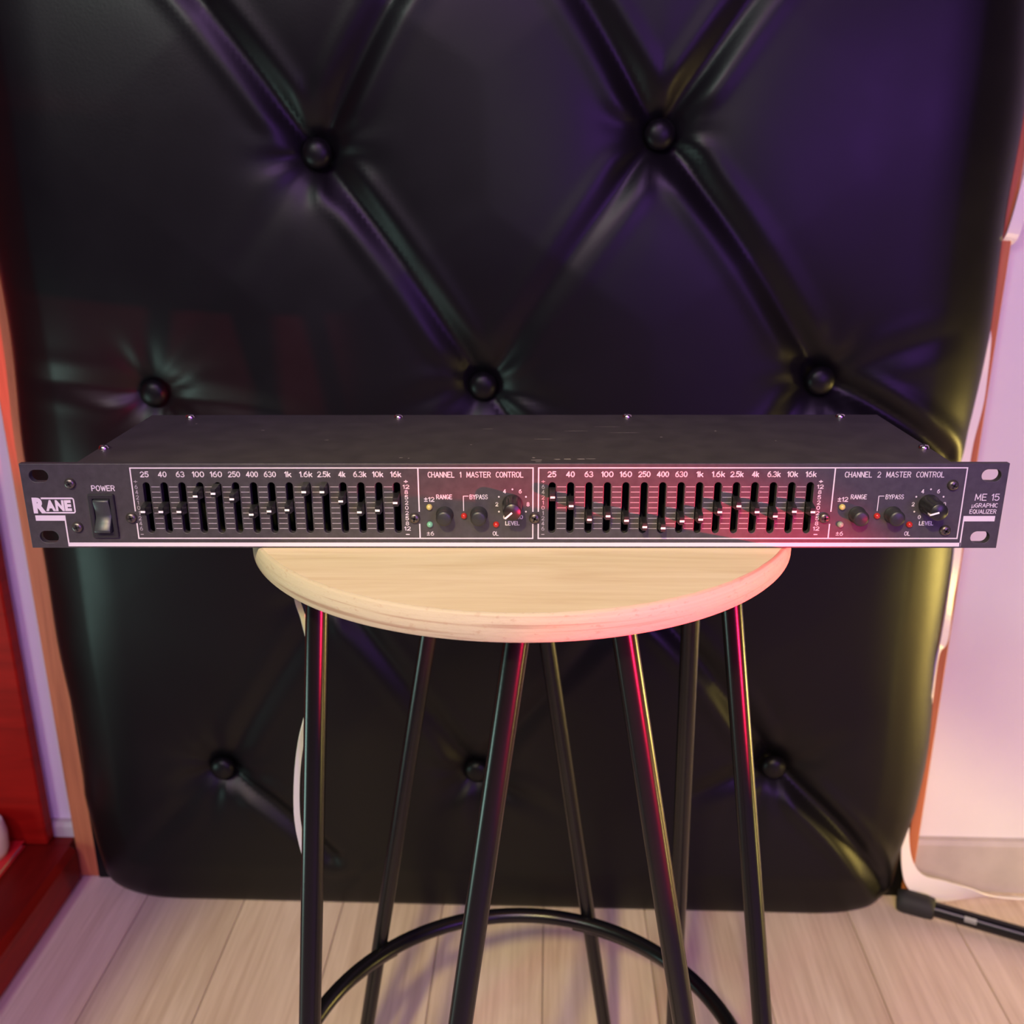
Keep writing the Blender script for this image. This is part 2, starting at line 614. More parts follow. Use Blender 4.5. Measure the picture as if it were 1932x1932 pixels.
xs = axis(XL, XR, 3.2, 4.6)
zs = [ZB] + axis(ZB, ZT, 3.2, 4.6)      # first row closes the underside
rc = 26.0
V, F = [], []
YB = 537.0
for iz, z in enumerate(zs):
    for ix, x in enumerate(xs):
        # rounded outline corners
        X = x
        ez = min(z - ZB, ZT - z)
        ins = 0
        if ez < rc:
            ins = rc - math.sqrt(max(rc * rc - (rc - ez) ** 2, 0))
        tx = (x - XL) / (XR - XL) * 2 - 1
        edge_amp = 3.0 * math.sin(z / 95.0) + 2.0 * math.sin(z / 37.0 + 1)
        if z < -520:
            ins += 0.12 * (-520 - z)
        X = x - ins * tx ** 3 + (edge_amp * abs(tx) ** 9)
        V.append((X, YB - (height(x, z) if iz else 0), z))
nx = len(xs)
for iz in range(len(zs) - 1):
    for ix in range(nx - 1):
        k = iz * nx + ix
        F.append((k, k + 1, k + 1 + nx, k + nx))
b = MB(*ORG[tp.name])
b.add(V, F, 0, True)
# back closure
bn = len(V)
b.add([(XL, YB, ZB), (XR, YB, ZB), (XR, YB, ZT), (XL, YB, ZT)], [(3, 2, 1, 0)])
b.build('padded_face', M['leather'], tp)
b = MB(*ORG[tp.name])
b.bbox(-547, 481, 537.2, 546.5, -648, 646, 1.2)
b.build('backing_board', M['pine'], tp)
q = MB(0, 0, 0)
q.lathe([(11.5, 8), (14.0, 3), (14.2, 0), (13.0, -3.5), (10, -6), (6, -7.4), (2, -8), (0, -8.05)], 28, lambda a, c, h: (a, h, c))
bmesh_btn = q.mesh('tuft_button', M['leather'])
for (bx, bz) in BUT:
    o = bpy.data.objects.new('tuft_button', bmesh_btn)
    COL.objects.link(o)
    o.parent = tp
    po = ORG[tp.name]
    yb = YB - T0 + 8
    o.location = ((bx - po[0]) / 1000, (yb - po[1]) / 1000, (bz - po[2]) / 1000)

# ================================================================== LEFT CABINET
cb = thing('wooden_cabinet', 'dark wooden cabinet in painted red light with low base, cut off by the left edge', 'cabinet', (-800, 500, -FLOOR))
turn(cb)
b = MB(*ORG[cb.name])
b.bbox(-1150, -576, 528, 546, -596, 900, 2)
b.build('back_panel', M['mahogany'], cb)
b = MB(*ORG[cb.name])
b.bbox(-1150, -541.5, 60, 535, -FLOOR, -596, 7)
b.box(-1150, -551, 530, 546, -FLOOR, -597)
b.build('base', M['mahogany_y'], cb)
b = MB(*ORG[cb.name])
b.bbox(-1150, -1130, 60, 528, -596, 900, 2)
b.build('side_panel', M['mahogany'], cb)
# things on the base
bk = thing('red_book', 'bright red flat book lying on the cabinet base at far left', 'book', (-640, 440, -596))
turn(bk)
b = MB(*ORG[bk.name])
b.bbox(-690, -603, 330, 526, -589.5, -588, .4)
b.bbox(-690, -603, 330, 526, -596, -594.5, .4)
b.bbox(-690, -688.5, 330, 526, -596, -588, .4)
b.build('cover', M['red_cover'], bk)
b = MB(*ORG[bk.name])
b.box(-688.4, -606, 333, 523, -594.5, -589.5)
b.build('pages', M['page'], bk)
q = MB(-633, 497, -588)
q.lathe([(0, -588), (22, -588), (25, -580), (26, -560), (23, -544), (20.5, -543), (20.5, -547), (23, -561), (22, -579), (0, -583)], 32,
        lambda a, c, h: (-633 + a, 497 + c, h))
o = fixn(q.build('ceramic_cup', M['pale_ceramic']))
tag(turn(o), 'pale round cup standing on the red book, half cut off by the frame', 'cup')

# ================================================================== STOOL
SX, SY, SR, ST = 4.47, 69.6, 149.0, 13.8
stool = thing('bar_stool', 'round birch plywood stool with black hairpin legs and a foot ring', 'stool', (SX, SY, -FLOOR))
so = ORG[stool.name]
b = MB(SX, SY, -ST)
N = 160


def jr(k, i):
    return 0.16 * math.sin(k * 1.7 + i) + 0.12 * math.sin(k * 3.1 + 2 * i)


prof = [(SR - 1.6, 0), (SR - 0.5, -0.35), (SR, -1.3), (SR, -ST + 1.0), (SR - 0.9, -ST)]
V, F = [], []
for i, (r, h) in enumerate(prof):
    for k in range(N):
        a = 2 * PI * k / N
        rr = r + (jr(k, i) if i < 2 else 0)
        V.append((SX + rr * math.cos(a), SY + rr * math.sin(a), h))
for i in range(len(prof) - 1):
    for k in range(N):
        F.append((i * N + k, (i + 1) * N + k, (i + 1) * N + (k + 1) % N, i * N + (k + 1) % N))
b.add(V, F, 1, True)
b.add(V[:N], [tuple(range(N))], 0)
b.add(V[-N:], [tuple(range(N))[::-1]], 0)
b.build('seat', [M['birch'], M['birch_edge']], stool)
RT, DT, RB, DB, PHI = 97.65, 64.25, 206.7, 29.5, math.radians(-33.63)
RR = 6.2
ZBOT = -FLOOR + RR
for kq in range(4):
    A = PHI + kq * PI / 2
    n = Vector((math.cos(A), math.sin(A), 0))
    t = Vector((-n.y, n.x, 0))
    c = Vector((SX, SY, 0))
    Lh = FLOOR - ST

    def mid(z):
        u = (-ST - z) / (FLOOR - ST)
        return c + n * (RT + (RB - RT) * u) + Vector((0, 0, z)), DT + (DB - DT) * u
    zs_ = [-ST - 2.5 - 20 * k for k in range(31) if -ST - 2.5 - 20 * k > ZBOT + 31]
    zend = zs_[-1]
    left = [tuple(mid(z)[0] + t * mid(z)[1]) for z in zs_]
    right = [tuple(mid(z)[0] - t * mid(z)[1]) for z in zs_]
    hw = mid(zend)[1]
    arc = []
    for k in range(1, 16):
        a = PI * k / 16
        z = zend - (zend - ZBOT) * math.sin(a)
        arc.append(tuple(mid(z)[0] + t * hw * math.cos(a)))
    q = MB(c.x + n.x * RT, c.y + n.y * RT, -ST)
    q.tube(left + arc + right[::-1], RR, 18)
    q.build('hairpin_leg', M['steel_black'], stool)
    # mounting plate under the seat
    q = MB(c.x + n.x * RT, c.y + n.y * RT, -ST)
    Vp = []
    for zz in (-ST, -ST - 3):
        for (s1, s2) in ((-14, -DT - 14), (16, -DT - 14), (16, DT + 14), (-14, DT + 14)):
            p_ = c + n * (RT + s1) + t * s2
            Vp.append((p_.x, p_.y, zz))
    q.add(Vp, [(0, 1, 2, 3), (7, 6, 5, 4), (0, 4, 5, 1), (1, 5, 6, 2), (2, 6, 7, 3), (3, 7, 4, 0)])
    fixn(q.build('mounting_plate', M['steel_black'], stool))
    # arc bracket under the foot ring
    q = MB(c.x + n.x * 160, c.y + n.y * 160, -440)
    pts = []
    for k in range(13):
        a = A - 0.31 + 0.62 * k / 12
        pts.append((c.x + 169 * math.cos(a), c.y + 169 * math.sin(a), -437))
    q.tube(pts, 4.6, 10)
    q.build('ring_bracket', M['steel_black'], stool)
RINGR, RINGZ = 165.0, -429.0
q = MB(SX, SY, RINGZ)
q.tube([(SX + RINGR * math.cos(2 * PI * k / 96), SY + RINGR * math.sin(2 * PI * k / 96), RINGZ) for k in range(96)], 6.2, 16, closed=True)
q.build('foot_ring', M['steel_black'], stool)

# ================================================================== RACK EQUALIZER
PW, PHT = 482.6, 43.8
eq = thing('rack_equalizer', 'flat black rack-mount graphic equalizer with two banks of sliders, resting on the stool seat', 'equalizer', (0, 0, 0.05))
eo = ORG[eq.name]
S1X, S1D, S2X, S2D = -180.1, 8.80, 19.4, 9.02
ZS0, ZS1, SWD = 7.9, 34.3, 3.4
# ---- front panel with real cut-outs (2D curve, filled, extruded)
cu = bpy.data.curves.new('panel_outline', 'CURVE')
cu.dimensions = '2D'
cu.fill_mode = 'BOTH'
cu.extrude = 0.0015
cu.bevel_depth = 0.00025
cu.bevel_resolution = 1


def poly(pts):
    s = cu.splines.new('POLY')
    s.points.add(len(pts) - 1)
    for k, (x, z) in enumerate(pts):
        s.points[k].co = (x / 1000, z / 1000, 0, 1)
    s.use_cyclic_u = True


def stadium(x, z, w_, h_, n=8):
    r = min(w_, h_) / 2
    pts = []
    for q_, (sx, sz) in enumerate(((1, 1), (-1, 1), (-1, -1), (1, -1))):
        cx, cz = x + sx * (w_ / 2 - r), z + sz * (h_ / 2 - r)
        for k in range(n + 1):
            a = q_ * PI / 2 + PI / 2 * k / n
            pts.append((cx + r * math.cos(a), cz + r * math.sin(a)))
    return pts


i_ = .25
poly([(-PW / 2 + i_, i_), (PW / 2 - i_, i_), (PW / 2 - i_, PHT - i_), (-PW / 2 + i_, PHT - i_)])
for (hx, hz) in ((-232.4, 37.6), (-231.9, 5.9), (233.2, 37.7), (232.4, 5.7)):
    poly(stadium(hx, hz, 9.9, 6.7)[::-1])
SLOTX = [S1X + S1D * k for k in range(15)] + [S2X + S2D * k for k in range(15)]
for sx in SLOTX:
    poly(stadium(sx, (ZS0 + ZS1) / 2, SWD + .5, ZS1 - ZS0 + .5, 5)[::-1])
co = bpy.data.objects.new('panel_outline', cu)
COL.objects.link(co)
bpy.context.view_layer.update()
dg = bpy.context.evaluated_depsgraph_get()
me = bpy.data.meshes.new_from_object(co.evaluated_get(dg))
bpy.data.objects.remove(co)
me.transform(Matrix.Translation((0, 0.00175, 0)) @ Matrix.Rotation(PI / 2, 4, 'X'))
me.materials.clear()
me.materials.append(M['panel'])
fp = bpy.data.objects.new('front_panel', me)
COL.objects.link(fp)
fp.parent = eq
ORG[fp.name] = eo
for p_ in me.polygons:
    p_.use_smooth = False
YF = -0.06       # print sits on the face

# ---- lettering


def arc(cx, cy, rx, ry, a0, a1, n=12):
    return [(cx + rx * math.cos(math.radians(a0 + (a1 - a0) * k / n)), cy + ry * math.sin(math.radians(a0 + (a1 - a0) * k / n))) for k in range(n + 1)]


GL = {   # single-stroke engraving alphabet on a 4 x 6 grid
    '0': [arc(2, 3, 1.75, 3, 90, 450, 20)], '1': [[(.9, 4.7), (2.1, 6), (2.1, 0)]],
    '2': [arc(2, 4.25, 1.7, 1.75, 165, -25) + [(.2, 0), (3.8, 0)]], '3': [arc(1.8, 4.5, 1.6, 1.5, 150, -90) + arc(1.8, 1.5, 1.9, 1.5, 90, -150)],
    '4': [[(2.9, 0), (2.9, 6), (.1, 1.6), (4, 1.6)]], '5': [[(3.5, 6), (.7, 6), (.45, 3.2)] + arc(1.9, 1.95, 1.85, 1.95, 130, -150)],
    '6': [arc(2, 1.85, 1.75, 1.85, 0, 360, 18), [(.25, 1.85), (.55, 3.6), (1.5, 5.1), (2.8, 6)]], '8': [arc(2, 4.5, 1.5, 1.5, 0, 360, 16), arc(2, 1.55, 1.8, 1.55, 0, 360, 16)],
    'k': [[(.2, 0), (.2, 6)], [(2.8, 4), (.2, 1.5)], [(1.2, 2.4), (3.0, 0)]], '.': [[(.3, .05), (.3, .35)]],
    '+': [[(0, 3), (4, 3)], [(2, 1), (2, 5)]], '-': [[(0.2, 3), (3.8, 3)]], '\u00b1': [[(.2, 3.7), (3.6, 3.7)], [(1.9, 2), (1.9, 5.4)], [(.2, .4), (3.6, .4)]],
    'A': [[(0, 0), (2, 6), (4, 0)], [(.7, 2), (3.3, 2)]], 'B': [[(.2, 0), (.2, 6), (2.2, 6)] + arc(2.2, 4.6, 1.4, 1.4, 90, -90, 8) + [(.2, 3.2)], [(2.2, 3.2)] + arc(2.2, 1.6, 1.6, 1.6, 90, -90, 8) + [(.2, 0)]],
    'C': [arc(2.1, 3, 1.9, 3, 50, 310, 16)], 'E': [[(3.5, 6), (.2, 6), (.2, 0), (3.6, 0)], [(.2, 3.1), (3, 3.1)]],
    'G': [arc(2.1, 3, 1.9, 3, 50, 300, 16) + [(4, 1), (4, 2.7), (2.4, 2.7)]], 'H': [[(.2, 0), (.2, 6)], [(3.8, 0), (3.8, 6)], [(.2, 3.1), (3.8, 3.1)]],
    'I': [[(.3, 0), (.3, 6)]], 'L': [[(.2, 6), (.2, 0), (3.4, 0)]], 'M': [[(0, 0), (.2, 6), (2.2, 1.2), (4.2, 6), (4.4, 0)]],
    'N': [[(.2, 0), (.2, 6), (3.8, 0), (3.8, 6)]], 'O': [arc(2.1, 3, 2.0, 3, 90, 450, 20)], 'P': [[(.2, 0), (.2, 6), (2.3, 6)] + arc(2.3, 4.4, 1.5, 1.6, 90, -90, 8) + [(.2, 2.8)]],
    'Q': [arc(2.1, 3, 2.0, 3, 90, 450, 20), [(2.6, 1.4), (4, -.3)]], 'R': [[(.2, 0), (.2, 6), (2.3, 6)] + arc(2.3, 4.5, 1.5, 1.5, 90, -90, 8) + [(.2, 3)], [(2.1, 3), (3.8, 0)]],
    'S': [arc(1.9, 4.5, 1.6, 1.5, 35, 250, 10) + arc(1.9, 1.55, 1.75, 1.55, 75, -150, 12)], 'T': [[(0, 6), (4, 6)], [(2, 6), (2, 0)]],
    'U': [[(.2, 6), (.2, 1.8)] + arc(2, 1.8, 1.8, 1.8, 180, 360, 10) + [(3.8, 6)]], 'V': [[(0, 6), (2, 0), (4, 6)]], 'W': [[(0, 6), (1.3, 0), (2.6, 5), (3.9, 0), (5.2, 6)]],
    'Y': [[(0, 6), (2, 3), (4, 6)], [(2, 3), (2, 0)]], 'Z': [[(.2, 6), (3.8, 6), (.1, 0), (3.9, 0)]],
    '\u00b5': [[(.1, -1.6), (.3, 4)], [(.3, 4), (.3, 1.2)] + arc(1.6, 1.3, 1.3, 1.3, 180, 350, 8) + [(3, 4), (3, 0)]],
}


def text(mb, s, x, z, h, w_=None, align='c', y=YF, lw=0.42):
    """centre line z, cap height h, optional full width, stroke width lw, all mm"""
    pen, strokes = 0.0, []
    for ch_ in s:
        if ch_ == ' ':
            pen += 3.0
            continue
        g = GL[ch_]
        gx = max(p[0] for st in g for p in st)
        gm = min(p[0] for st in g for p in st)
        for st in g:
            strokes.append([(pen + p[0] - gm, p[1]) for p in st])
        pen += gx - gm + 1.45
    x1 = max(p[0] for st in strokes for p in st)
    sz = (h - lw) / 6.0
    sx = ((w_ - lw) / x1) if (w_ and x1 > 0) else sz * 0.86
    off = {'c': x1 / 2, 'l': 0, 'r': x1}[align]
    zc = 3.0
    for st in strokes:
        pts = [(x + (p[0] - off) * sx, z + (p[1] - zc) * sz) for p in st]
        for (p, q_) in zip(pts[:-1], pts[1:]):
            if abs(p[0] - q_[0]) + abs(p[1] - q_[1]) > 1e-6:
                mb.line_xz(p[0], p[1], q_[0], q_[1], lw, y)
        for p in pts:
            mb.add([(p[0] + lw / 2 * math.cos(2 * PI * k / 8), y - .004, p[1] + lw / 2 * math.sin(2 * PI * k / 8)) for k in range(8)], [tuple(range(8))])


def bold_mesh(s, bold):
    c = bpy.data.curves.new('lettering', 'FONT')
    c.body = s
    c.offset = bold
    c.resolution_u = 4
    o = bpy.data.objects.new('lettering', c)
    COL.objects.link(o)
    bpy.context.view_layer.update()
    me_ = bpy.data.meshes.new_from_object(o.evaluated_get(bpy.context.evaluated_depsgraph_get()))
    vs = [(v_.co.x, v_.co.y) for v_ in me_.vertices]
    fs = [tuple(p.vertices) for p in me_.polygons]
    bpy.data.objects.remove(o)
    bpy.data.meshes.remove(me_)
    bpy.data.curves.remove(c)
    return vs, fs


def bold_text(mb, s, x, z, h, w_, bold):
    vs, fs = bold_mesh(s, bold)
    x0, x1 = min(p[0] for p in vs), max(p[0] for p in vs)
    z0, z1 = min(p[1] for p in vs), max(p[1] for p in vs)
    mb.add([(x + (a - (x0 + x1) / 2) * w_ / (x1 - x0), YF, z + (c - (z0 + z1) / 2) * h / (z1 - z0)) for (a, c) in vs], fs)


def stuff(o):
    o['kind'] = 'stuff'
    return o


FREQ = ['25', '40', '63', '100', '160', '250', '400', '630', '1k', '1.6k', '2.5k', '4k', '6.3k', '10k', '16k']
b = MB(*eo)
for X0, D in ((S1X, S1D), (S2X, S2D)):
    for k, s in enumerate(FREQ):
        text(b, s, X0 + D * k - .2, 38.5, 3.0, {2: 4.3, 3: 6.0, 4: 6.6}[len(s)] if 'k' not in s else {2: 3.5, 3: 5.4, 4: 6.5}[len(s)], lw=.5)
stuff(b.build('frequency_lettering', M['ink'], fp))
TZ = [32.1 - 2.7125 * k for k in range(9)]
b = MB(*eo)
b2 = MB(*eo)
for X0, D, xa, xb in ((S1X, S1D, -5.0, 4.6), (S2X, S2D, -4.4, 4.9)):
    text(b, '+', X0 + 14 * D + xb, 34.8, 2.0, 2.0, lw=.46)
    text(b, '-', X0 + 14 * D + xb, 7.3, 2.0, 2.0, lw=.46)
    for z, s in zip(TZ, ['12', '8', '5', '2', '0', '2', '5', '8', '12']):
        text(b, s, X0 + 14 * D + xb, z, 2.15, 1.55 * len(s) + .2, lw=.36)
    text(b2, '+', X0 + xa, 34.8, 1.9, 1.9, lw=.34)
    text(b2, '-', X0 + xa, 7.3, 2.0, 1.6)
    for z, s in zip(TZ, '642101246'):
        text(b2, s, X0 + xa, z, 2.2, 1.5 if s != '1' else .7, lw=.34)
stuff(b.build('scale_lettering', M['ink'], fp))
stuff(b2.build('dim_scale_lettering', M['ink_dim'], fp))
b = MB(*eo)
for X0, D in ((S1X, S1D), (S2X, S2D)):
    for k in range(14):
        for z in TZ:
            b.quad_xz(X0 + D * k + 2.45, X0 + D * k + D - 2.15, z - .17, z + .17, YF)
stuff(b.build('tick_lines', M['ink_dim'], fp))
b = MB(*eo)
LW = .62


def hl(x0, x1, z, wd=LW):
    b.quad_xz(x0, x1, z - wd / 2, z + wd / 2, YF)


def vl(x, z0, z1, wd=LW):
    b.quad_xz(x - wd / 2, x + wd / 2, z0, z1, YF - .005)


for (xl, xr, xd) in ((-187.0, 10.0, -46.2), (12.7, 221.0, 157.0)):
    hl(xl - LW / 2, xr + LW / 2, 41.7)
    hl(xl - LW / 2, xr + LW / 2, 5.2)
    for xv in (xl, xr, xd):
        if xv in (-187.0,):
            vl(xv, 5.2, 13.2)
            vl(xv, 19.4, 41.7)
        elif xv == 221.0:
            vl(xv, 5.2, 41.7)
        else:
            vl(xv, 5.2, 12.9)
            vl(xv, 19.2, 41.7)
# heavy base bar with its legs
b.quad_xz(-222.3, 223.2, 0.9, 2.95, YF)
b.quad_xz(-222.9, -222.2, 0.9, 14.6, YF)
b.quad_xz(222.6, 223.3, 0.9, 14.4, YF)
b.quad_xz(-237.2, -222.2, 14.5, 17.3, YF)
b.quad_xz(222.6, 238.2, 14.2, 17.0, YF)
stuff(b.build('border_lines', M['ink'], fp))

# maker's badge at the left end: outlined plate with a tall first letter
b = MB(*eo)
bold_text(b, 'R', -234.3, 22.45, 8.2, 6.6, 0.07)
for s_, xc, wd in (('A', -228.8, 4.9), ('N', -224.2, 4.3), ('E', -220.1, 3.4)):
    bold_text(b, s_, xc, 22.4, 5.7, wd, 0.06)
b.quad_xz(-233.0, -217.9, 25.75, 26.6, YF)
b.quad_xz(-231.5, -217.9, 18.3, 19.1, YF)
b.quad_xz(-217.3, -216.6, 19.6, 25.3, YF)
for (cx, cz, a0) in ((-217.9, 25.3, 0), (-217.9, 19.6, -PI / 2)):
    for k in range(6):
        a, a2 = a0 + PI / 2 * k / 6, a0 + PI / 2 * (k + 1) / 6
        b.add([(cx + r_ * math.cos(q_), YF, cz + r_ * math.sin(q_)) for r_, q_ in ((.6, a), (1.3, a), (1.3, a2), (.6, a2))], [(0, 1, 2, 3)])
stuff(b.build('badge_lettering', M['ink'], fp))
b = MB(*eo)
text(b, 'POWER', -201.5, 31.4, 3.0, 11.6, lw=.46)
text(b, 'ME 15', 238.6, 26.7, 3.6, 12.0, 'r', lw=.42)
text(b, '\u00b5GRAPHIC', 238.4, 22.5, 2.3, 12.8, 'r', lw=.34)
text(b, 'EQUALIZER', 238.2, 19.3, 2.3, 13.2, 'r', lw=.34)
LVL = {}
for ch, xd, sc in ((1, -46.2, 1.0), (2, 157.0, 1.035)):
    def X(dx):
        return xd + dx * sc
    text(b, 'CHANNEL  %d  MASTER  CONTROL' % ch, X(28.1), 38.3, 3.0, 46.8 * sc, lw=.38)
    text(b, 'RANGE', X(12.5), 26.9, 2.5, 7.9, lw=.37)
    text(b, 'BYPASS', X(29.5), 26.9, 2.5, 9.0, lw=.37)
    text(b, '\u00b112', X(5.1), 25.6, 2.5, 5.2, lw=.42)
    text(b, '\u00b16', X(5.2), 7.8, 2.2, 3.6, lw=.3)
    text(b, 'OL', X(37.7), 7.8, 2.3, 2.9, lw=.3)
    text(b, 'LEVEL', X(46.1), 13.2, 2.3, 7.2, lw=.42)
    b.quad_xz(X(21.75), X(24.5), 27.15, 27.5, YF)
    b.quad_xz(X(21.75), X(21.75) + .4, 19.6, 27.5, YF)
    kx, kz, kr = X(46.1), 23.1, 7.7
    LVL[ch] = (kx, kz)
    for i, ang in enumerate((240, 210, 180, 150, 120, 90, 60, 30, 0, -30, -60)):
        a = math.radians(ang)
        px, pz = kx + kr * math.cos(a), kz + kr * math.sin(a)
        if i % 2 == 0:
            text(b, str(i), px, pz, 2.2, 1.5 if i < 10 else 2.8, lw=.42)
        else:
            b.add([(px + .45 * math.cos(2 * PI * k / 10), YF, pz + .45 * math.sin(2 * PI * k / 10)) for k in range(10)], [tuple(range(10))])
stuff(b.build('control_lettering', M['ink'], fp))

# ---- chassis behind the panel
CW, CD, CT = 431.4, 110.5, 43.0
b = MB(*eo)
b.box(-CW / 2, -CW / 2 + 1.2, 3.6, CD, 0.8, CT - 1.2)
b.box(CW / 2 - 1.2, CW / 2, 3.6, CD, 0.8, CT - 1.2)
b.box(-CW / 2 + 1.2, CW / 2 - 1.2, CD - 1.2, CD, 0.8, CT - 1.2)
b.box(-CW / 2 + 1.2, CW / 2 - 1.2, 3.6, CD - 1.2, 0.8, 2.0)
b.build('chassis', M['chassis'], eq)
b = MB(*eo)
b.box(-CW / 2 + 1.3, CW / 2 - 1.3, 22, 23, 2.1, CT - 1.4)  # near-black plate added behind the slots, standing for the shade inside
b.build('inner_dark_plate', M['inner'], eq)
b = MB(0, 57, CT)
b.bbox(-CW / 2, CW / 2, 3.55, CD + .2, CT - 1.15, CT, .35)
tcv = b.build('top_cover', M['chassis'], eq)
# paint chips near the front edge of the cover
b = MB(*eo)
for (cx, cy, sx, sy) in ((12, 9.5, 4.2, 1.0), (13, 6.5, 2.6, .9), (10.5, 14, 1.2, 1.0), (22, 11.0, 2.0, 1.1), (27.5, 11.5, 2.6, 1.4), (34, 11.5, 3.0, .9), (39, 11.8, 3.4, .5),
                         (-56, 14, 1.8, .7), (-52, 13, .8, .6), (17, 52, 7, .35), (34, 70, 12, .3), (60, 66, 14, .35), (52, 80, 9, .3), (80, 56, 1, .7), (70, 6, 4, .5), (140, 48, .9, .6),
                         (-14, 75, 5, .3), (-22, 40, 1, .5), (-100, 50, 2, .4), (-140, 72, 1.5, .5), (112, 70, .8, .8), (-182, 88, .8, .8)):
    pts = []
    for k in range(7):
        a = 2 * PI * k / 7
        rr = random.uniform(.45, 1.0)
        pts.append((cx + sx * rr * math.cos(a), cy + sy * rr * math.sin(a), CT + .03))
    b.add(pts, [tuple(range(7))])
stuff(b.build('paint_chips', M['bare'], tcv))


# ---- screws
def screw_mesh(name, r, h, m1):
    q = MB(0, 0, 0)
    q.lathe([(r, 0), (r, -h * .35), (r * .88, -h * .72), (r * .6, -h * .93), (r * .25, -h), (0, -h)], 20, lambda a, c, hh: (a, hh, c), 0)
    wv, lv = r * .16, r * .58
    for (a, c) in ((lv, wv), (wv, lv)):
        q.box(-a, a, -h - .04, -h * .5, -c, c, 1)
    return q.mesh(name, [m1, M['slotdark']])


sm = screw_mesh('panel_screw', 2.7, 2.0, M['screw'])
for (x, z) in ((-217.2, 34.0), (-216.7, 11.3), (-189.2, 16.2), (-48.6, 16.0), (10.9, 16.0), (154.0, 16.1), (215.0, 33.0), (214.4, 9.6)):
    o = bpy.data.objects.new('panel_screw', sm)
    COL.objects.link(o)
    o.parent = eq
    o.location = (x / 1000, 0, (z - eo[2]) / 1000)
    o.rotation_euler = (0, random.uniform(-.5, .5), 0)
sm2 = screw_mesh('cover_screw', 2.7, 2.2, M['chrome'])
for (x, y) in ((-212.2, 32), (-190, 103), (-67.5, 103), (66.7, 104), (191.5, 104), (212, 32)):
    o = bpy.data.objects.new('cover_screw', sm2)
    COL.objects.link(o)
    o.parent = tcv
    o.location = (x / 1000, (y - 57) / 1000, 0)
    o.rotation_euler = (-PI / 2, 0, random.uniform(-.5, .5))

# ---- sliders
q = MB(0, 0, 0)
q.box(-.7, .7, -1, 14, -.9, .9)
# tapered cap
Vc = []
for (yy, wx, wz0, wz1) in ((-.8, 1.55, -2.9, 2.9), (-3.5, 1.35, -2.6, 2.6), (-7.2, 1.25, -2.2, 2.2), (-8.0, 1.05, -1.9, 1.9)):
    Vc += [(-wx, yy, wz0), (wx, yy, wz0), (wx, yy, wz1), (-wx, yy, wz1)]
Fc = [(3, 2, 1, 0), (12, 13, 14, 15)]
for i in range(3):
    for k in range(4):
        Fc.append((i * 4 + k, i * 4 + (k + 1) % 4, (i + 1) * 4 + (k + 1) % 4, (i + 1) * 4 + k))
q.add(Vc, Fc)
slm = q.mesh('slider', M['plastic'])
q = MB(0, 0, 0)
q.box(-1.12, 1.12, -8.12, -7.6, -.55, .45)
ilm = q.mesh('indicator_line', M['pointer'])
SZ = [21.8, 21.8, 21.8, 29.7, 31.1, 28.3, 20.4, 22.1, 22.7, 31.9, 32.2, 27.2, 21.6, 22.5, 26.4,
      29.2, 24.8, 17.8, 19.6, 17.3, 14.0, 13.4, 17.0, 17.9, 21.7, 24.7, 21.7, 19.5, 21.9, 21.7]
for x, z in zip(SLOTX, SZ):
    o = bpy.data.objects.new('slider', slm)
    COL.objects.link(o)
    o.parent = eq
    z = min(max(z, ZS0 + 3.2), ZS1 - 3.2 + .8)
    o.location = (x / 1000, 0, (z - eo[2]) / 1000)
    d = bpy.data.objects.new('indicator_line', ilm)
    COL.objects.link(d)
    d.parent = o

# ---- buttons, lamps, level knobs
q = MB(0, 0, 0)
q.lathe([(4.35, 0), (4.35, -.6), (3.95, -.7), (3.95, -6.2), (3.7, -6.9), (2.6, -7.3), (0, -7.45)], 28, lambda a, c, h: (a, h, c))
pbm = q.mesh('push_button', M['plastic_soft'])
ledms = {}
for k in ('led_yellow', 'led_green', 'led_red', 'led_clear'):
    q = MB(0, 0, 0)
    q.lathe([(1.55, 0), (1.55, -.5), (1.4, -1.1), (.95, -1.6), (.4, -1.85), (0, -1.9)], 16, lambda a, c, h: (a, h, c))
    ledms[k] = q.mesh('indicator_lamp', M[k])


def knob_flute(a, h):
    return 1 - (0.085 * (0.5 + 0.5 * math.cos(9 * a)) ** 2 if -11.5 < h < -3 else 0)


q = MB(0, 0, 0)
q.lathe([(5.1, 0), (5.1, -1.2), (5.0, -2.4), (4.9, -3.2), (4.75, -7), (4.6, -11.3), (4.3, -12.4), (3.9, -12.9), (0, -13.0)], 72, lambda a, c, h: (a, h, c), 0, True, knob_flute)
knm = q.mesh('level_knob', M['plastic'])
q = MB(0, 0, 0)
q.box(0.2, 4.35, -13.15, -12.6, -.42, .42)
q.box(3.9, 4.75, -13.0, -10.5, -.42, .42)
pnm = q.mesh('pointer', M['pointer'])


def put(name, mesh, x, y, z, parent=eq):
    o = bpy.data.objects.new(name, mesh)
    COL.objects.link(o)
    o.parent = parent
    o.location = (x / 1000, y / 1000, (z - eo[2]) / 1000) if parent == eq else (x / 1000, y / 1000, z / 1000)
    return o


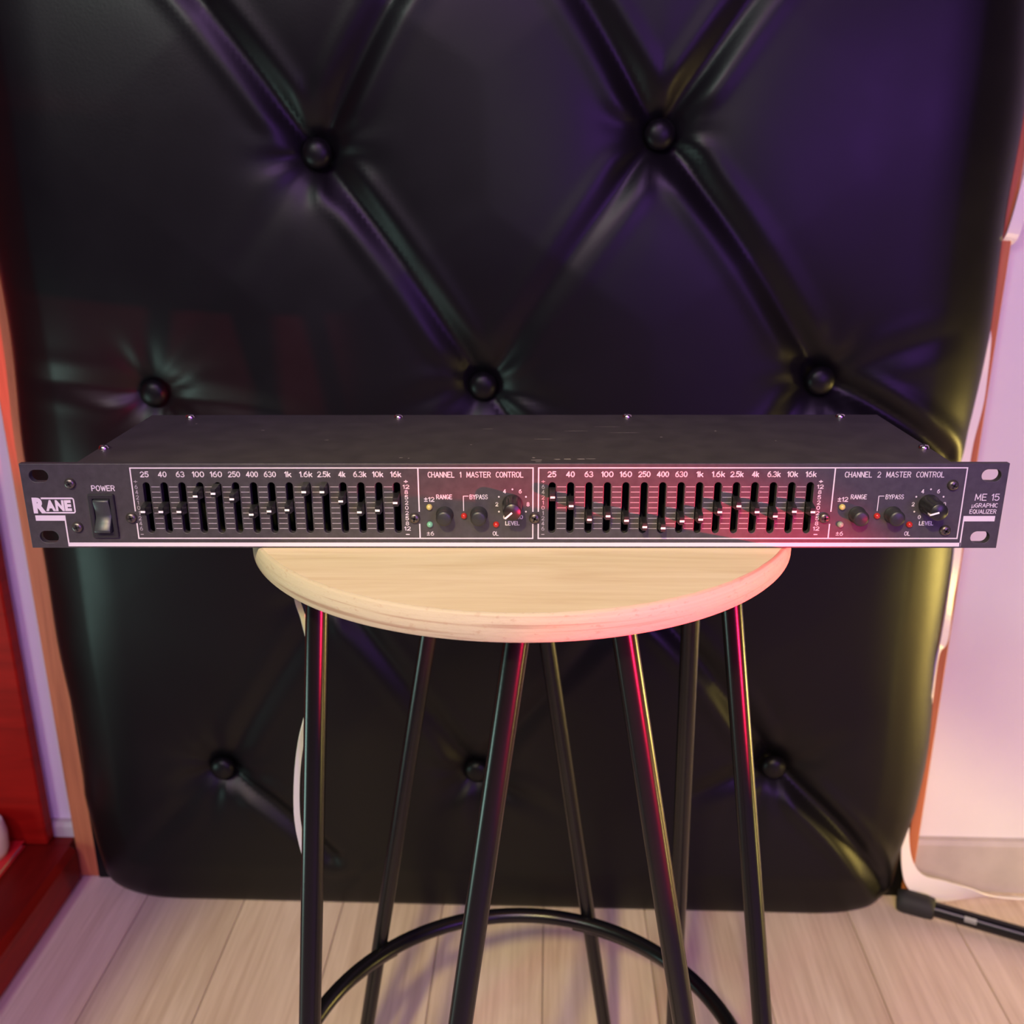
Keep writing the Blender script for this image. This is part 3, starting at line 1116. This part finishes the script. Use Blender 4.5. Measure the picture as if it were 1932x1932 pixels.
for ch, xd, sc, greens, pang in ((1, -46.2, 1.0, 'led_green', 222), (2, 157.0, 1.035, 'led_clear', 197)):
    put('indicator_lamp', ledms['led_yellow'], xd + 5.1 * sc, 0, 21.7)
    put('indicator_lamp', ledms[greens], xd + 5.1 * sc, 0, 12.6)
    put('indicator_lamp', ledms['led_red'], xd + 22.1 * sc, 0, 17.1)
    put('indicator_lamp', ledms['led_red'], xd + 38.0 * sc, 0, 12.6)
    put('push_button', pbm, xd + 12.6 * sc, 0, 17.7)
    put('push_button', pbm, xd + 29.5 * sc, 0, 17.7)
    k = put('level_knob', knm, LVL[ch][0], 0, LVL[ch][1])
    p_ = put('pointer', pnm, 0, 0, 0, k)
    p_.rotation_euler = (0, -math.radians(pang), 0)

# ---- power switch
sw = bpy.data.objects.new('power_switch', None)
COL.objects.link(sw)
sw.parent = eq
sw.empty_display_size = .01
ORG[sw.name] = (-202.9, 0, 17.3)
sw.location = (-.2029, 0, (17.3 - eo[2]) / 1000)
b = MB(*ORG[sw.name])
x0, x1, z0, z1 = -209.2, -196.4, 6.0, 28.6
b.bbox(x0, x0 + 2.2, -1.8, 0, z0, z1, .4)
b.bbox(x1 - 2.2, x1, -1.8, 0, z0, z1, .4)
b.bbox(x0 + 1.5, x1 - 1.5, -1.8, 0, z1 - 2.4, z1, .4)
b.bbox(x0 + 1.5, x1 - 1.5, -1.8, 0, z0, z0 + 3.2, .4)
b.box(x0 + 2, x1 - 2, -.3, 0, z0 + 3, z1 - 2, 0)
b.build('bezel', M['plastic_soft'], sw)
b = MB(*ORG[sw.name])
prof = [(25.9, -.4), (25.7, -2.6), (24.8, -2.7), (21.5, -1.8), (18.2, -1.1), (16.6, -1.3), (14, -2.8), (11.2, -4.9), (10.0, -5.1), (9.5, -4.2), (9.4, -.4)]
V, F = [], []
for (z, y) in prof:
    for x in (-206.6, -206.2, -199.3, -198.9):
        inset = 0.35 if x in (-206.6, -198.9) else 0
        V.append((x, min(y + inset, -.2), z))
for i in range(len(prof) - 1):
    for k in range(3):
        F.append((i * 4 + k, i * 4 + k + 1, (i + 1) * 4 + k + 1, (i + 1) * 4 + k))
b.add(V, F, 0, True)
for side in (0, 3):
    ring = [V[i * 4 + side] for i in range(len(prof))]
    b.add(ring, [tuple(range(len(ring)))])
fixn(b.build('rocker', M['switch'], sw))


# ================================================================== STRIPS, STAND LEG
def catmull(pts, n=8):
    out = []
    P_ = [pts[0]] + list(pts) + [pts[-1]]
    for i in range(1, len(P_) - 2):
        for k in range(n):
            t = k / n
            out.append(tuple(0.5 * ((2 * b_) + (-a + c_) * t + (2 * a - 5 * b_ + 4 * c_ - d) * t * t + (-a + 3 * b_ - 3 * c_ + d) * t ** 3)
                             for a, b_, c_, d in zip(P_[i - 1], P_[i], P_[i + 1], P_[i + 2])))
    out.append(tuple(pts[-1]))
    return out


def ribbon(name, knots, m, thick=1.6, n=8):
    """knots: (x, y, z, width, angle of the flat side about the path)"""
    K = catmull(knots, n)
    org = K[-1][:3]
    q = MB(*org)
    V, F = [], []
    for i, k in enumerate(K):
        p = Vector(k[:3])
        t = (Vector(K[min(i + 1, len(K) - 1)][:3]) - Vector(K[max(i - 1, 0)][:3])).normalized()
        ref = Vector((0, -1, 0))
        side = t.cross(ref).normalized()
        nor = side.cross(t).normalized()
        a = k[4]
        s2 = side * math.cos(a) + nor * math.sin(a)
        n2 = nor * math.cos(a) - side * math.sin(a)
        for (u, v_) in ((-1, -1), (1, -1), (1, 1), (-1, 1)):
            V.append(tuple(p + s2 * u * k[3] / 2 + n2 * v_ * thick / 2))
    for i in range(len(K) - 1):
        for c in range(4):
            F.append((i * 4 + c, i * 4 + (c + 1) % 4, i * 4 + 4 + (c + 1) % 4, i * 4 + 4 + c))
    F.append((0, 1, 2, 3))
    F.append(tuple(len(V) - 4 + c for c in (3, 2, 1, 0)))
    q.add(V, F)
    return fixn(q.build(name, m))


o = ribbon('light_strip', [(496, 519, 260, 13, .1), (486, 519, 180, 13, .1), (479, 520, 128, 13, .1), (476, 535, 112, 12, .1), (472, 536, 80, 11, .1), (470, 535, 48, 10, .1), (470, 518, 28, 6, .5), (469, 515, -10, 9, .3), (467, 513, -40, 11, .2),
                           (462, 511, -80, 11, .2), (463, 511, -120, 10, .2), (468, 511, -197, 10, .3), (468, 511, -252, 9, .5), (468, 511, -300, 9, .2), (464, 511, -320, 6, .9), (464, 511, -381, 6, .8),
                           (460, 510, -422, 6, .9), (457, 509, -500, 7, .6), (457, 509, -551, 9, .3), (463, 506, -590, 15, .2), (478, 505, -616, 25, .1), (507, 507, -629, 30, .0), (540, 510, -635, 22, -.3),
                           (575, 512, -641, 11, -.9), (620, 514, -645, 8, -1.3), (720, 510, -647.5, 8, -1.5)],
           M['strip'])
tag(o, 'white flexible strip hanging down the right edge of the black panel, curling on the floor', 'light strip')
o = ribbon('hanging_strip', [(-128, 92, -14.5, 3.4, .2), (-134, 95, -62, 3.4, .3), (-131, 97, -85, 3.2, .6), (-128.5, 98, -108, 3.0, .9), (-131, 99, -140, 3.2, .8), (-139.5, 100, -172, 3.6, .5), (-144.5, 101, -200, 3.8, .3),
                             (-147, 102, -232, 4.0, .3), (-145, 103, -258, 4.2, .5), (-140, 104, -283, 4.0, .8)], M['strip_grey'])
tag(o, 'thin grey-white strip hanging beside the left legs of the stool', 'strip')

sl = thing('stand_leg', 'black tubular stand leg with a rubber end cap lying on the floor at right', 'stand', (459, 500, -FLOOR))
b = MB(*ORG[sl.name])
b.tube([(478, 492, -637), (492, 487, -637.5), (580, 448, -640), (700, 394, -641), (900, 304, -641)], 8.8, 18)
b.build('tube', M['steel_black'], sl)
b = MB(*ORG[sl.name])
b.tube([(455, 502, -636), (458, 501, -636), (462, 499, -636), (484, 489.5, -636.5), (491, 486.5, -637), (493, 485.5, -637)],
       lambda s: [11, 13, 13.8, 13.6, 12.8, 11][int(round(s * 5))], 20)
b.build('rubber_cap', M['rubber'], sl)
b = MB(*ORG[sl.name])
d = Vector((580 - 492, 448 - 487, -2.5)).normalized()
c0 = Vector((528, 471, -638.5))
sd = d.cross(Vector((0, 0, 1))).normalized()
up = sd.cross(d)
V = []
for i in range(2):
    for k in range(7):
        a = 0.15 + 0.75 * k / 6
        p = c0 + d * (-6 + 13 * i) + (sd * math.cos(a) + up * math.sin(a)) * 8.95
        V.append(tuple(p))
b.add(V, [(k, k + 1, k + 8, k + 7) for k in range(6)], 0, True)
b.build('sticker', M['sticker'], sl)
